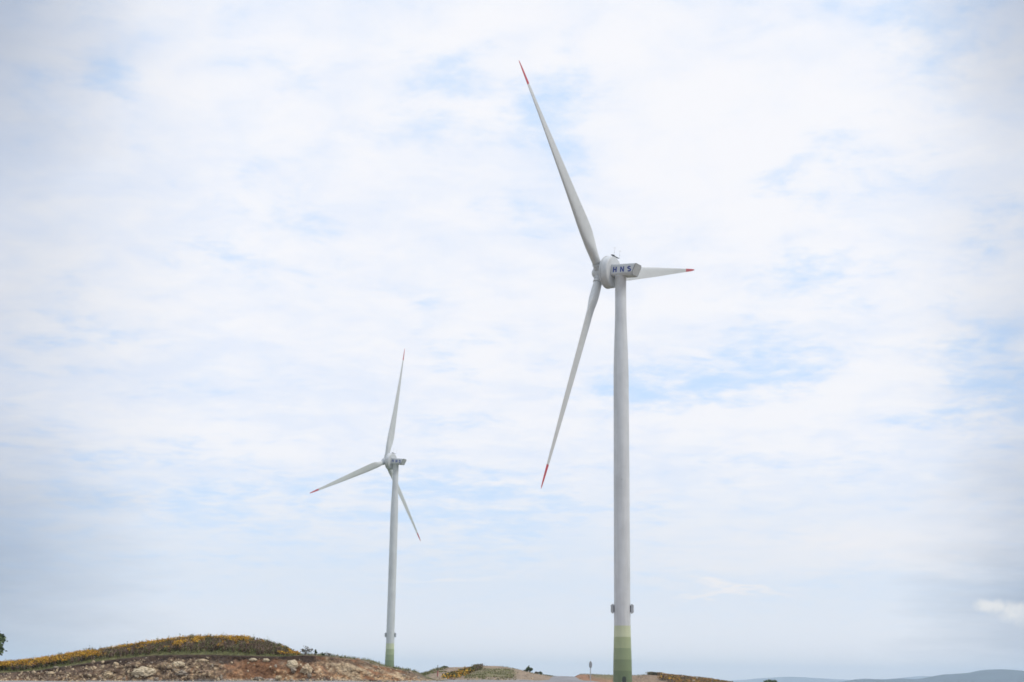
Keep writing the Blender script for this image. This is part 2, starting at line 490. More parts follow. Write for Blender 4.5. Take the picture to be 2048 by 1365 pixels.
# ------------------------------------------------------------------ embankment
EMB = [(-420, 1368, 1357, 1352), (-250, 1367, 1353, 1346), (-100, 1366, 1350, 1339), (0, 1364.6, 1346.5, 1331), (72, 1364, 1342, 1320),
       (123, 1363.6, 1335, 1311), (205, 1363, 1322.5, 1301.5), (307, 1362.6, 1312, 1287), (330, 1362.6, 1311.5, 1284.5),
       (420, 1362.2, 1310.5, 1284.5), (460, 1362, 1311.5, 1287.5), (505, 1362, 1312.5, 1294), (545, 1362, 1313.5, 1305.5), (562, 1362, 1313.5, 1311.3),
       (605, 1361.8, 1311, 1309), (646, 1361.6, 1313, 1312), (690, 1361.5, 1318.3, 1317.3), (722, 1361.5, 1321.5, 1320.5),
       (748, 1361.3, 1331.2, 1330.5), (790, 1361, 1338.3, 1337.5), (820, 1361, 1344, 1343.4), (835, 1361, 1352, 1351.6),
       (855, 1361.2, 1358.8, 1358.6), (885, 1361.6, 1361.6, 1361.6)]
YB, YE, YC = 88.0, 89.6, 97.0
EU = [e[0] for e in EMB]
def emb_row(u):
    vb, ve, vc = (float(np.interp(u, EU, [e[k] for e in EMB])) for k in (1, 2, 3))
    return vb, ve, vc
def emb_point(u, t):
    """t: 0..1 up the cut face, 1..2 edge to crest, 2..3 down the back"""
    vb, ve, vc = emb_row(u)
    pb, pe, pc = at(u, vb, YB), at(u, ve, YE), at(u, vc, YC)
    pb.z -= .06
    pe.x = pc.x = pb.x * 1.0 + (pe.x - pb.x)
    if t <= 1:
        p = pb.lerp(pe, t); p.y = YB + (YE - YB) * (t ** 1.35)
        return p
    if t <= 2:
        s = t - 1; p = pe.lerp(pc, s); p.z = pe.z + (pc.z - pe.z) * (1 - (1 - s) ** 1.7); return p
    s = t - 2
    p = pc.copy(); p.y += 14 * s; p.z = pc.z + (base_z(pc.x, pc.y + 14) - .4 - pc.z) * sstep(0, 1, s); return p
def zone(u, lo, hi, s=18):
    return sstep(lo - s, lo + s, u) * (1 - sstep(hi - s, hi + s, u))
def cut_noise(p):
    v = Vector((p.x, p.y, p.z))
    uu = 1024 + p.x * FPX / 89.0
    rocky = 1 - .8 * zone(uu, 452, 590) - .6 * zone(uu, 590, 870)
    a = mnoise.fractal(v * .9, 1.0, 2.1, 5)
    cells = mnoise.voronoi(Vector((v.x * 1.3, v.y * 1.3, v.z * 2.2)))[0]
    cells2 = mnoise.voronoi(v * 6.5)[0]
    b = mnoise.fractal(Vector((p.x * .42 + p.z * .55, p.y * .3, p.z * .35 + 4.0)), 1.0, 2.0, 3)
    return a * .20 + b * .22 + ((cells[1] - cells[0]) * .24 + (cells2[1] - cells2[0]) * .05) * rocky
def build_embankment():
    us = np.arange(-420, 886, 1.5)
    ts = np.concatenate([np.linspace(0, 1, 44)[:-1], np.linspace(1, 2, 26)[:-1], np.linspace(2, 3, 9)])
    tan = np.array((.385, .28, .17)); red = np.array((.185, .088, .044)); orange = np.array((.385, .228, .118)); dark = np.array((.055, .038, .028))
    pale = np.array((.44, .34, .22)); gravel = np.array((.30, .28, .265)); turf = np.array((.085, .085, .035)); brown = np.array((.15, .10, .07))
    V, C, F = [], [], []
    for t in ts:
        for u in us:
            u = float(u)
            p = emb_point(u, float(t))
            h = max(0.0, at(u, emb_row(u)[1], YE).z - at(u, emb_row(u)[0], YB).z)
            amp = min(1, h / .8)
            d = cut_noise(p) * amp
            if t <= 1:
                w = math.sin(math.pi * min(max(t, 0.02), .98)) ** .5
                p.y -= d * 1.5 * w + .12 * sstep(.82, .97, t) * amp; p.z += .10 * d * w
            else:
                p.z += .25 * (d - .12) * sstep(2.0, 1.75, t) * (.3 if t < 1.2 else .7)
            V.append(p)
            k = mnoise.fractal(Vector((p.x * .8, p.z * 1.4, 1.0)), 1.0, 2.0, 4)
            k2 = mnoise.fractal(Vector((p.x * 3.2, p.z * 4.0, 5.0)), .9, 2.0, 4)
            if t <= 1.0:
                c = tan.copy()
                rock_ = 1 - sstep(430, 470, u) + .35 * zone(u, 640, 870)
                c = c * (1 - .22 * rock_)
                r_ = .85 * zone(u, 442, 575) + .45 * zone(u, 640, 705) + .5 * zone(u, 580, 640)
                r_ = min(1, r_ + .8 * sstep(.15, .5, k + .3 * k2) + .9 * zone(u, -300, 112, 25) * sstep(.32, .1, t))
                c = c + (red - c) * min(1, r_ * .95)
                c = c + (orange - c) * sstep(.0, .5, .9 - 1.7 * t + .5 * k) * (.25 + .75 * zone(u, 520, 840)) * .95
                c = c + (pale - c) * sstep(.18, .5, k2) * (.75 - .6 * zone(u, 455, 570))
                c = c + (brown * .8 - c) * sstep(.15, .5, -k2 + .2) * .55
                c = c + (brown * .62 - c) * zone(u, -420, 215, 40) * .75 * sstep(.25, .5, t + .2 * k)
                c = c + (brown * .75 - c) * sstep(.0, .35, -k - .3 * k2) * .7
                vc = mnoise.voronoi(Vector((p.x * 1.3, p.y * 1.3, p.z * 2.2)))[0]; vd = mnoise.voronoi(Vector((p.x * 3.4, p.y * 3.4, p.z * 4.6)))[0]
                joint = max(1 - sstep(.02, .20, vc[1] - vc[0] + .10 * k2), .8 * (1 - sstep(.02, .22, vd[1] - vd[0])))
                c = c + (brown * .5 - c) * joint * min(1, rock_) * .85                     # earth-brown joints that also paint crevice shade between the blocks
                for bu, bt, br in ((585, .58, 17), (612, .40, 17), (520, .62, 40)):      # red-brown earth; recess shade painted round the two big boulders
                    dd = math.hypot(u - bu, (t - bt) * 48) / br
                    c = c + (red * .8 - c) * .7 * sstep(1.25, .75, dd + .25 * k2)
                c = c + (gravel - c) * sstep(.13, .02, t + .06 * k)
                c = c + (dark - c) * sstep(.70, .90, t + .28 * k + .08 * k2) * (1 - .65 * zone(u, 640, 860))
                d_ = mnoise.fractal(Vector((p.x * 1.1 + p.z * 2.2, p.z * 1.2, 9.0)), 1.0, 2.0, 4)
                c = c + (red * 1.15 - c) * zone(u, 640, 860) * sstep(.05, .35, d_) * .75
                c = c + (pale * .95 - c) * zone(u, 660, 880) * sstep(.08, .4, -d_) * .7
            else:
                c = turf * (1 + .5 * k2) + np.array((.05, .03, .02)) * max(0, k)
                g_ = sstep(575, 600, u)
                c = c + (np.array((.16, .125, .085)) * (1 + .5 * k2) - c) * g_ * sstep(1.9, 1.1, t + .5 * k)
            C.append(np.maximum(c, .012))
    nu = len(us)
    for j in range(len(ts) - 1):
        for i in range(nu - 1):
            a = j * nu + i; F.append((a, a + 1, a + nu + 1, a + nu))
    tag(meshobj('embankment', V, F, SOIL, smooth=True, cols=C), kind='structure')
build_embankment()

# ------------------------------------------------------------------ stones
ICO_V, ICO_F = None, None
def ico(sub):
    bm = bmesh.new(); bmesh.ops.create_icosphere(bm, subdivisions=sub, radius=1.0)
    v = np.array([q.co[:] for q in bm.verts]); f = np.array([[q.index for q in fc.verts] for fc in bm.faces]); bm.free()
    return v, f
ICO1, ICO3 = ico(1), ico(4)
rng = np.random.default_rng(11)
def rand_rot():
    q = rng.normal(size=4); q /= np.linalg.norm(q); w, x, y, z = q
    return np.array([[1 - 2 * (y * y + z * z), 2 * (x * y - z * w), 2 * (x * z + y * w)],
                     [2 * (x * y + z * w), 1 - 2 * (x * x + z * z), 2 * (y * z - x * w)],
                     [2 * (x * z - y * w), 2 * (y * z + x * w), 1 - 2 * (x * x + y * y)]])
def stones(name, spots, label, cat):
    V, F, MI = [], [], []; n = 0
    for (p, s) in spots:
        v = ICO1[0] * (1 + rng.uniform(-.28, .28, size=(len(ICO1[0]), 1)))
        v = v * np.array([1, rng.uniform(.6, 1), rng.uniform(.45, .85)]) * s
        v = v @ rand_rot().T + np.array(p)
        V.append(v); F.append(ICO1[1] + n); n += len(v)
        MI += [int(rng.choice([0, 0, 1, 2, 3, 3]))] * len(ICO1[1])
    o = meshobj(name, np.concatenate(V), np.concatenate(F), ROCKS, midx=MI)
    return tag(o, label, cat, kind='stuff')
def emb_stones():
    sp = []
    for _ in range(1900):
        u = rng.uniform(-120, 872)
        reject = .9 if 445 < u < 580 else (.72 if 580 < u < 880 else .25)
        t = rng.uniform(0, 1) ** (1.25 if u > 440 else .8) * .97
        if t > .12 and rng.uniform() < reject: continue
        p = emb_point(u, t)
        h = at(u, emb_row(u)[1], YE).z - at(u, emb_row(u)[0], YB).z
        if h < .05: continue
        p.y -= cut_noise(p) * min(1, h / .8) * 1.5 * math.sin(math.pi * min(max(t, .02), .98)) ** .5 + .01
        s = rng.lognormal(-3.05, .50)
        sp.append((tuple(p), min(s, .17)))
    for _ in range(500):                                        # loose scree along the foot
        u = rng.uniform(-120, 900); y = rng.uniform(84.5, 88.3)
        x = at(u, 1360, y).x
        sp.append(((x, y, ground_z(x, y) + .01), min(rng.lognormal(-3.2, .5), .12)))
    stones('rubble', sp, 'loose pale stones and rubble scattered over the cut soil face of the left embankment', 'rubble')
emb_stones()
def hill_stones():
    sp = []
    for _ in range(260):
        y = rng.uniform(136, 188); u = rng.uniform(838, 1100); x = at(u, 1360, y).x
        sp.append(((x, y, ground_z(x, y)), rng.lognormal(-2.6, .4)))
    for _ in range(200):
        y = rng.uniform(328, 344); u = rng.uniform(1268, 1440); x = at(u, 1360, y).x
        sp.append(((x, y, ground_z(x, y)), rng.lognormal(-2.2, .4)))
    stones('pebbles', sp, 'small pale stones strewn over the bare tan slopes in the middle distance', 'stones')
hill_stones()

def boulder(u, v, w, h, mat, label, Y=None, rough=.25, seed=0, group=None, jag=2.2):
    """one free boulder, w x h photo pixels, seated in the slope"""
    if Y is None:
        best = min(np.linspace(0, 1, 60), key=lambda t: abs((lambda q: 682.5 - FPX * ((q - EYE).dot(UP)) / ((q - EYE).dot(fwd)))(emb_point(u, t)) - v))
        q = emb_point(u, best); Yq = q.y - .08
        q2 = at(u, v, Yq)
    else:
        Yq = Y; q2 = at(u, v, Y)
    sx, sz = w * Yq / FPX / 2, h * Yq / FPX / 2
    sy = min(sx, sz) * .9 + .05
    vv = ICO3[0].copy(); out = []
    for p in vv:
        P = Vector(p) * jag + Vector((seed * 3.7, seed * 1.3, seed))
        n = mnoise.fractal(P, 1.0, 2.0, 4) * rough
        c = mnoise.voronoi(P * .8)[0]; n += (c[1] - c[0]) * rough * .8 - rough * .3
        out.append((p[0] * sx * (1 + n), p[1] * sy * (1 + n), p[2] * sz * (1 + n)))
    o = meshobj('boulder', out, ICO3[1], mat)
    o.location = q2
    o.rotation_euler = (0, 0, 0)
    return tag(o, label, 'boulder', group)
PR, BR, GR, TR = ROCKS
WR = rough_mat('weathered_pale_rock', (.45, .375, .26), .25)
boulder(585, 1330, 23, 19, WR, 'large rounded pale boulder high in the face below the twiggy grey bush', seed=1, rough=.16)
boulder(587, 1341, 11, 11, GR, 'grey wedge of rock directly beneath the large rounded pale boulder', seed=2)
boulder(614, 1340, 22, 20, PR, 'jagged tan and grey boulder right of the rounded pale boulder in the orange soil', seed=3, rough=.4)
boulder(619, 1352, 9, 10, GR, 'small grey rock under the jagged boulder near the foot of the orange slope', seed=4, rough=.35)
boulder(601, 1331, 6, 7, PR, 'small pale stone squeezed just right of the large rounded boulder', seed=5)
boulder(506, 1320, 16, 6, WR, 'left one of two pale slabs under the turf lip above the red hollow', seed=6)
boulder(532, 1321, 13, 7, WR, 'right one of two pale slabs under the turf lip above the red hollow', seed=7)
boulder(541, 1334.5, 4, 4, PR, 'tiny white stone alone in the middle of the smooth red soil hollow', seed=8)
boulder(715, 1321, 13, 9, BR, 'brown rock breaking the skyline where the embankment starts to slope down', seed=9)
boulder(820, 1345, 8, 8, GR, 'grey block at the right end of the embankment crest', seed=10)
boulder(287, 1346, 46, 20, WR, 'wide flat tan outcrop in the left face under the tallest yellow flowers', seed=11, rough=.3)
boulder(366, 1348, 30, 13, GR, 'broad grey outcrop low in the left embankment face right of the wide tan outcrop', seed=12, rough=.35)
boulder(357, 1330, 26, 13, WR, 'angular pale outcrop high in the face just above the broad grey outcrop', seed=13, rough=.3)
boulder(404, 1322, 26, 7, PR, 'long pale ledge of rock just under the turf left of the red soil', seed=14, rough=.3)
boulder(216, 1350, 18, 14, TR, 'tan block in the left face between the pale stones and the wide tan outcrop', seed=15, rough=.3)
boulder(186, 1338, 16, 9, PR, 'knobbly pale rock below the sloping turf on the left face', seed=16, rough=.45)
boulder(101, 1347, 18, 7, PR, 'flat grey-white slab above the red earth at the far left of the face', seed=17)
boulder(112, 1335.5, 11, 5, GR, 'small flat rock resting on the turf edge beside the dry weeds at left', seed=18)
boulder(412, 1345, 22, 12, BR, 'brown lumpy rock at the left border of the red soil patch', seed=19, rough=.4)
boulder(517, 1358, 18, 8, GR, 'low grey rock at the foot of the bank under the red soil hollow', seed=20, rough=.35)
boulder(557, 1356, 14, 9, TR, 'tan rock at the foot of the bank left of the orange slope', seed=21, rough=.3)
boulder(844, 1360, 8, 4.5, PR, 'pale flat rock lying alone at the embankment end beside the gravel', Y=100, seed=22)
boulder(891, 1358.5, 6, 5, PR, 'pale rounded rock left of the dark rock at the foot of the middle hill', Y=133, seed=23)
boulder(904, 1359, 13, 6.5, BR, 'largest dark brown rock of the row at the foot of the middle hill', Y=133, seed=24, rough=.35)
boulder(872, 1360.5, 5, 4, PR, 'leftmost pale rock of the row at the middle hill foot', Y=133, seed=25)
boulder(882, 1360.5, 5, 4, TR, 'small tan rock between the marker post and the pale rounded rock', Y=133, seed=26)
boulder(1387, 1361.5, 6, 3.5, PR, 'pale stone on the bare slope right of the near turbine below the flower strip', Y=331, seed=27)

# ------------------------------------------------------------------ plants
class Veg:
    def __init__(s): s.V = []; s.F = []; s.M = []
    def quad(s, c, a, b, m):
        n = len(s.V); c, a, b = map(np.asarray, (c, a, b))
        s.V += [c - a - b, c + a - b, c + a + b, c - a + b]; s.F.append((n, n + 1, n + 2, n + 3)); s.M.append(m)
    def blade(s, p, q, w, m):
        n = len(s.V); p, q = np.asarray(p), np.asarray(q)
        a = rng.uniform(0, math.pi); d = np.array([math.cos(a), math.sin(a), 0]) * w
        s.V += [p - d, p + d, q + d * .35, q - d * .35]; s.F.append((n, n + 1, n + 2, n + 3)); s.M.append(m)
    def leaf(s, c, size, m):
        r = rand_rot(); s.quad(c, r[0] * size, r[1] * size * rng.uniform(.45, .9), m)
    def build(s, name, mats, parent=None):
        return meshobj(name, s.V, s.F, mats, parent, midx=s.M)

def weed(veg, p, h, nst, nleaf, nfl, mstem, mleaf, mfl, fs=.045, spread=.22):
    p = np.asarray(p)
    for _ in range(nst):
        a = rng.uniform(0, 2 * math.pi); l = rng.uniform(.05, spread) * h / .5
        q = p + np.array([math.cos(a) * l, math.sin(a) * l, h * rng.uniform(.7, 1.1)])
        veg.blade(p, q, .010, mstem)
        for _ in range(max(0, nleaf // nst)):
            t = rng.uniform(.15, .95); veg.leaf(p + (q - p) * t + rng.normal(0, .03, 3), rng.uniform(.018, .040), mleaf)
        for _ in range(max(0, nfl // nst)):
            veg.leaf(q + rng.normal(0, .035, 3), fs * rng.uniform(.6, 1.2), mfl if rng.uniform() < .65 else (9 - mfl if False else mfl))

def emb_surface(u, s):
    p = emb_point(u, 1 + s); return p
def flowers():
    vy, vd, vg = Veg(), Veg(), Veg()
    for _ in range(6500):
        u = rng.uniform(-140, 566); s = rng.uniform(.06, 1.45)
        p = emb_surface(u, s)
        if s > 1: p = emb_point(u, 2 + (s - 1) * .5)
        k = nz(p.x, p.y * .8, 0, .55, 2.0) + .7 * nz(p.x, p.y, 0, 1.6, 8.0)
        yellow = .10 + 1.7 * k + .55 * sstep(.25, .9, s) + .45 * zone(u, -200, 125, 30) - 1.3 * zone(u, 458, 548, 14) - .45 * zone(u, 375, 420, 14) - .15 * zone(u, 345, 400, 20) + .2 * zone(u, 300, 440, 30) * sstep(.8, 1, s) - .5 * zone(u, 150, 330, 30) * sstep(.8, .4, s)
        short = sstep(575, 500, u) * .6 + .4
        hgt = rng.uniform(.26, .46) * short
        if s < .13 + .10 * k:
            for _ in range(4):
                q = np.array(p) + np.array([rng.normal(0, .08), rng.normal(0, .08), -.02])
                vg.blade(q, q + np.array([rng.normal(0, .05), rng.normal(0, .05), rng.uniform(.06, .17)]), .012, int(rng.choice([0, 0, 1])))
            continue
        if rng.uniform() < yellow:
            m = 2 if rng.uniform() < .6 else 3
            weed(vy, p, hgt, 6, 24, 27, 0, int(rng.choice([0, 0, 1])), m, .027)
        elif rng.uniform() < .62:
            weed(vd, p, hgt * rng.uniform(.7, 1.15), 8, 16, 0, 1, int(rng.choice([1, 1, 0])), 1)
        else:
            weed(vg, p, hgt * rng.uniform(.5, 1.0), 4, 14, 0, 0, 0, 0)
    for _ in range(260):                                        # taller ragged sprigs breaking the skyline
        u = rng.uniform(-60, 556); p = emb_surface(u, rng.uniform(.7, 1.0))
        h_ = rng.uniform(.42, .66) * (sstep(575, 500, u) * .5 + .5)
        weed(vd if rng.uniform() < .6 else vg, p, h_, 3, 12, 0, 1 if rng.uniform() < .5 else 0, 0, 1, spread=.12)
    for _ in range(520):                                       # sparse turf along the lower right lip
        u = rng.uniform(555, 830); p = emb_point(u, 1 + rng.uniform(0.0, 1.2))
        if nz(p.x, p.y, 0, .7, 4) < -.05: continue
        q = np.array(p)
        for _ in range(3):
            q2 = q + np.array([rng.normal(0, .06), rng.normal(0, .06), 0])
            vg.blade(q2, q2 + np.array([rng.normal(0, .05), rng.normal(0, .05), rng.uniform(.05, .16)]), .013, int(rng.choice([0, 1, 0])))
    # pale dry stalks standing in clumps
    for (u0, s0, n) in [(128, .35, 26), (195, .25, 24), (235, .2, 14), (505, .35, 24), (330, .3, 12), (370, .3, 12), (30, .4, 10)]:
        for _ in range(n):
            p = np.array(emb_surface(u0 + rng.normal(0, 8), s0 + rng.uniform(-.1, .15)))
            vd.blade(p, p + np.array([rng.normal(0, .06), rng.normal(0, .06), rng.uniform(.25, .5)]), .012, 2)
    tag(vy.build('yellow_wildflowers', [WEED[0], WEED[1], YEL[0], YEL[1]]), 'orange-yellow wildflowers massed along the top of the left embankment', 'wildflowers', kind='stuff')
    tag(vd.build('dry_weeds', [WEED[0], WEED[1], WEED[3]]), 'purple-brown dry weeds and pale stalks among the flowers on the embankment', 'weeds', kind='stuff')
    tag(vg.build('grass', [WEED[2], WEED[0]]), 'green grass and low weeds along the turf edge of the left embankment', 'grass', kind='stuff')
flowers()

def hedge_mass():
    v = Veg()
    for _ in range(1500):                                       # flowering strip on the right bank
        f = rng.uniform(0, 1); u = 1298 + 190 * f
        y = Y2 - 3 + rng.uniform(-9, 2.5) * (.35 + .65 * min(1, f * 2))
        if f < .12: y = Y2 - rng.uniform(-2, 2)
        x = at(u, 1355, y).x
        p = np.array((x, y, ground_z(x, y)))
        k = nz(x, y, 0, .25)
        m = (int(rng.choice([0, 0, 1])) if f < .10 else int(rng.choice([2, 3, 3, 0, 1] if k < .25 else [1, 1, 3, 0])))
        for _ in range(9):
            v.leaf(p + np.array([rng.normal(0, .35), rng.normal(0, .3), rng.uniform(.05, .62)]), rng.uniform(.07, .14), m if rng.uniform() < .7 else int(rng.choice([0, 1])))
    tag(v.build('flowering_scrub', [WEED[0], WEED[1], YEL[0], YEL[1]]), 'low yellow flowering scrub along the crest right of the near turbine', 'scrub', kind='stuff')
    v = Veg()
    for _ in range(520):                                        # diagonal scrub strip on the middle hill
        f = rng.uniform(0, 1)
        u = 893 + 66 * f + rng.normal(0, 2.0); y = 143 + 29 * f + rng.normal(0, 1.6)
        x = at(u, 1355, y).x; p = np.array((x, y, ground_z(x, y)))
        m = int(rng.choice([2, 3, 0, 0])) if f < .75 else int(rng.choice([0, 1]))
        for _ in range(10):
            v.leaf(p + np.array([rng.normal(0, .22), rng.normal(0, .2), rng.uniform(.03, .45)]), rng.uniform(.05, .10), m if rng.uniform() < .7 else 0)
    tag(v.build('hillside_scrub', [WEED[0], WEED[1], YEL[1], YEL[0]]), 'dark green and mustard scrub running diagonally across the middle hill', 'scrub', kind='stuff')
    v = Veg()
    for _ in range(1500):                                       # grass on the middle hill and along the bank tops
        r = rng.uniform()
        if r < .45: u, y = rng.uniform(930, 1028), rng.uniform(140, 172)
        elif r < .75: u, y = rng.uniform(832, 892), rng.uniform(165, 193)
        elif r < .85: u, y = rng.uniform(1000, 1110), rng.uniform(186, 194)
        else: u, y = rng.uniform(1153, 1300), rng.uniform(338, 350)
        x = at(u, 1355, y).x
        if nz(x, y, 0, .4, 6) < -.15 and r < .45: continue
        p = np.array((x, y, ground_z(x, y)))
        for _ in range(4):
            q = p + np.array([rng.normal(0, .15), rng.normal(0, .12), 0])
            v.blade(q, q + np.array([rng.normal(0, .08), rng.normal(0, .08), rng.uniform(.06, .18) * (1.6 if r > .85 else 1)]), .03, int(rng.choice([0, 1, 1 if .45 < r else 0])))
    tag(v.build('hill_grass', [WEED[2], WEED[0]]), 'green grass on the middle hill and the bank tops', 'grass', kind='stuff')
hedge_mass()

def twiggy_shrub(u, v, Y, w, h, label, nst=9, nleaf=120, mats=None, upright=False, leafsize=.035, seed=0, name='shrub', twig_r=.012):
    """(u, v) base in the photo; w, h in metres"""
    global rng
    keep = rng; rng = np.random.default_rng(100 + seed)
    base = at(u, v, Y)
    e = empty(name, base, label, 'shrub')
    bm = bmesh.new(); lv = Veg(); tips = []
    for i in range(nst):
        a = rng.uniform(0, 2 * math.pi)
        l = w / 2 * (rng.uniform(.15, 1.0) if not upright else rng.uniform(.1, .5))
        q = Vector((math.cos(a) * l, math.sin(a) * l * .7, h * rng.uniform(.6, 1.0) * (1 - .35 * (l / (w / 2)) ** 2)))
        mid = Vector((q.x * .35, q.y * .35, q.z * .55))
        add_tube(bm, (0, 0, -.05), mid, twig_r, twig_r * .7, 5); add_tube(bm, mid, q, twig_r * .7, twig_r * .3, 5)
        for _ in range(3):
            t = rng.uniform(.2, .9); b0 = mid.lerp(q, t)
            b1 = b0 + Vector((rng.normal(0, w * .10), rng.normal(0, w * .08), abs(rng.normal(0, h * .14))))
            add_tube(bm, b0, b1, twig_r * .45, twig_r * .2, 4); tips += [b1, b0.lerp(b1, .6)]
        tips.append(q)
    bmobj('stem', bm, TWIG, e)
    for _ in range(nleaf):
        t = tips[rng.integers(len(tips))]
        lv.leaf(np.array(t) + rng.normal(0, w * .045, 3), leafsize * rng.uniform(.6, 1.3), int(rng.integers(2)))
    lv.build('foliage', mats or LEAF, e)
    rng = keep
    return e
GREYLEAF = [rough_mat('grey_leaf', (.15, .15, .11), .4, 3, 0), rough_mat('brown_leaf', (.17, .14, .11), .4, 3, 0)]
twiggy_shrub(610, 1310.5, 91.5, .95, .50, 'sparse grey twiggy bush on the embankment lip above the large rounded boulder', 16, 170, GREYLEAF, seed=1)
twiggy_shrub(631, 1313, 91.2, .22, .42, 'small upright leafy green sprig right of the sparse grey bush', 5, 70, LEAF, True, .045, seed=2)
twiggy_shrub(645, 1314, 91, .36, .26, 'low dark green sprig on the lip between the upright sprig and the leaning one', 7, 70, LEAF, seed=3)
twiggy_shrub(657, 1315.5, 91, .62, .34, 'bare leaning twigs with few leaves on the embankment lip', 8, 36, GREYLEAF, seed=4)
twiggy_shrub(683, 1320, 91, .26, .22, 'tiny dark tuft where the embankment lip begins to drop', 6, 60, LEAF, seed=5)
twiggy_shrub(1059, 1347.0, 189, .85, .82, 'rounded green bush on the right shoulder of the middle hill', 12, 420, LEAF, False, .07, seed=6, twig_r=.02)
twiggy_shrub(1051, 1345.5, 189, .6, .34, 'low dark bush touching the left side of the rounded green bush', 9, 160, LEAF, False, .06, seed=9)
twiggy_shrub(1073, 1349.5, 189, .6, .36, 'low grey-green bush between the rounded green bush and the road', 9, 170, GREYLEAF, False, .06, seed=7)
twiggy_shrub(1081, 1351.0, 189, .62, .46, 'small green bush nearest the road on the middle hill', 9, 200, LEAF, False, .06, seed=8)
twiggy_shrub(890, 1338.5, 190, 1.0, .30, 'flat dark green bush on the left summit of the middle hill beside the marker post', 12, 420, LEAF, False, .07, seed=10)

def tree(base, height, cr, label, seed, crown_lo=.25, nleaf=5200, leafsize=.085):
    global rng
    keep = rng; rng = np.random.default_rng(500 + seed)
    e = empty('tree', base, label, 'tree')
    bm = bmesh.new(); ends = []
    def limb(p, d, L, r, depth):
        q = p + d * L
        add_tube(bm, p, q, r, r * .68, 7)
        if depth == 0: ends.append((q, L)); return
        for _ in range(3 if depth > 1 else 4):
            nd = (d + Vector(rng.normal(0, .55, 3)) + Vector((0, 0, .12))).normalized()
            limb(p.lerp(q, rng.uniform(.6, 1.0)), nd, L * rng.uniform(.58, .82), r * .6, depth - 1)
        ends.append((q, L * .6))
    limb(Vector((0, 0, -.2)), Vector((.03, .02, 1)).normalized(), height * .32, height * .03, 4)
    bmobj('trunk', bm, BARK, e)
    lv = Veg(); c = np.array((0, 0, height * .6))
    E = [np.array(q) for q, L in ends]
    lo = min(p[2] for p in E)
    for _ in range(nleaf):
        p = E[rng.integers(len(E))] + rng.normal(0, cr * .075, 3)
        d = (p - c) / np.array([cr, cr, height * .42])
        if np.linalg.norm(d) > 1.12 or p[2] < height * crown_lo * .7: continue
        lv.leaf(p, leafsize * rng.uniform(.6, 1.3), int(rng.integers(2)))
    lv.build('crown', LEAF, e)
    rng = keep
tb = at(-26, 1331, 104)
tree(Vector((tb.x, tb.y, tb.z - .3)), 3.7, 1.75, 'leafy dark green tree cut by the left edge of the photo', 3)
t2 = at(1538, 1359.3, 300)
tree(Vector((t2.x, t2.y, t2.z - 4.55)), 5.2, 2.4, 'small tree showing only its dark top at the bottom edge of the photo', 5, leafsize=.14, nleaf=4200)

# ------------------------------------------------------------------ road sign and marker post
def road_sign():
    b = at(1181, 1364, 205); b.z = min(b.z, ground_z(b.x, b.y) + .4)
    gz = ground_z(b.x, b.y)
    e = empty('road_sign', (b.x, b.y, gz), 'grey road sign seen almost edge-on between the road and near turbine', 'road sign')
    top = at(1181, 1322.5, 205).z - gz
    bm = bmesh.new(); add_tube(bm, (0, 0, -.1), (0, 0, top), .065, .065, 12)
    bmobj('post', bm, STEEL, e)
    bm = bmesh.new()
    rot = Matrix.Rotation(rad(62), 4, 'Z') @ Matrix.Rotation(rad(90), 4, 'X')
    bmesh.ops.create_cone(bm, cap_ends=True, segments=28, radius1=.46, radius2=.46, depth=.06, matrix=rot)
    bmesh.ops.translate(bm, vec=(.0, -.10, top - .52), verts=bm.verts)
    bmobj('sign_plate', bm, paint('sign_back_paint', (.17, .19, .21), .5, .15, 1.0, False), e)
    for zz in (.35, .7):
        bm = bmesh.new(); add_box(bm, (0, -.03, top - zz), (.16, .16, .05), .01); bmobj('bracket', bm, STEEL, e)
    bm = bmesh.new(); add_box(bm, (0, 0, .06), (.5, .5, .3), .04)
    bmobj('footing', bm, rough_mat('concrete', (.42, .40, .37)), e)
road_sign()
def marker_post():
    Y = 150.0
    b = at(875, 1360, Y); gz = ground_z(b.x, b.y)
    e = empty('marker_post', (b.x, b.y, gz), 'thin dark marker post with a faded red sleeve standing before the middle hill', 'post')
    top = at(875, 1331, Y).z - gz
    s0, s1 = at(875, 1353, Y).z - gz, at(875, 1342.5, Y).z - gz
    bm = bmesh.new(); add_tube(bm, (0, 0, -.1), (0, 0, top), .035, .030, 10); bmobj('post', bm, DARK, e)
    bm = bmesh.new(); add_tube(bm, (0, 0, s0), (0, 0, s1), .075, .075, 12)
    bmobj('sleeve', bm, rough_mat('faded_red', (.38, .18, .15), .2, 4, 0), e)
    bm = bmesh.new(); add_tube(bm, (0, 0, top), (0, 0, top + .03), .04, .02, 10); bmobj('cap', bm, DARK, e)
marker_post()

# ------------------------------------------------------------------ wind turbines
def smooth_interp(xs, ys, x):
    xs = np.array(xs, float); ys = np.array(ys, float)
    m = np.gradient(ys, xs); i = int(np.clip(np.searchsorted(xs, x) - 1, 0, len(xs) - 2))
    h = xs[i + 1] - xs[i]; t = (x - xs[i]) / h
    return float((2 * t**3 - 3 * t**2 + 1) * ys[i] + (t**3 - 2 * t**2 + t) * h * m[i] + (-2 * t**3 + 3 * t**2) * ys[i + 1] + (t**3 - t**2) * h * m[i + 1])

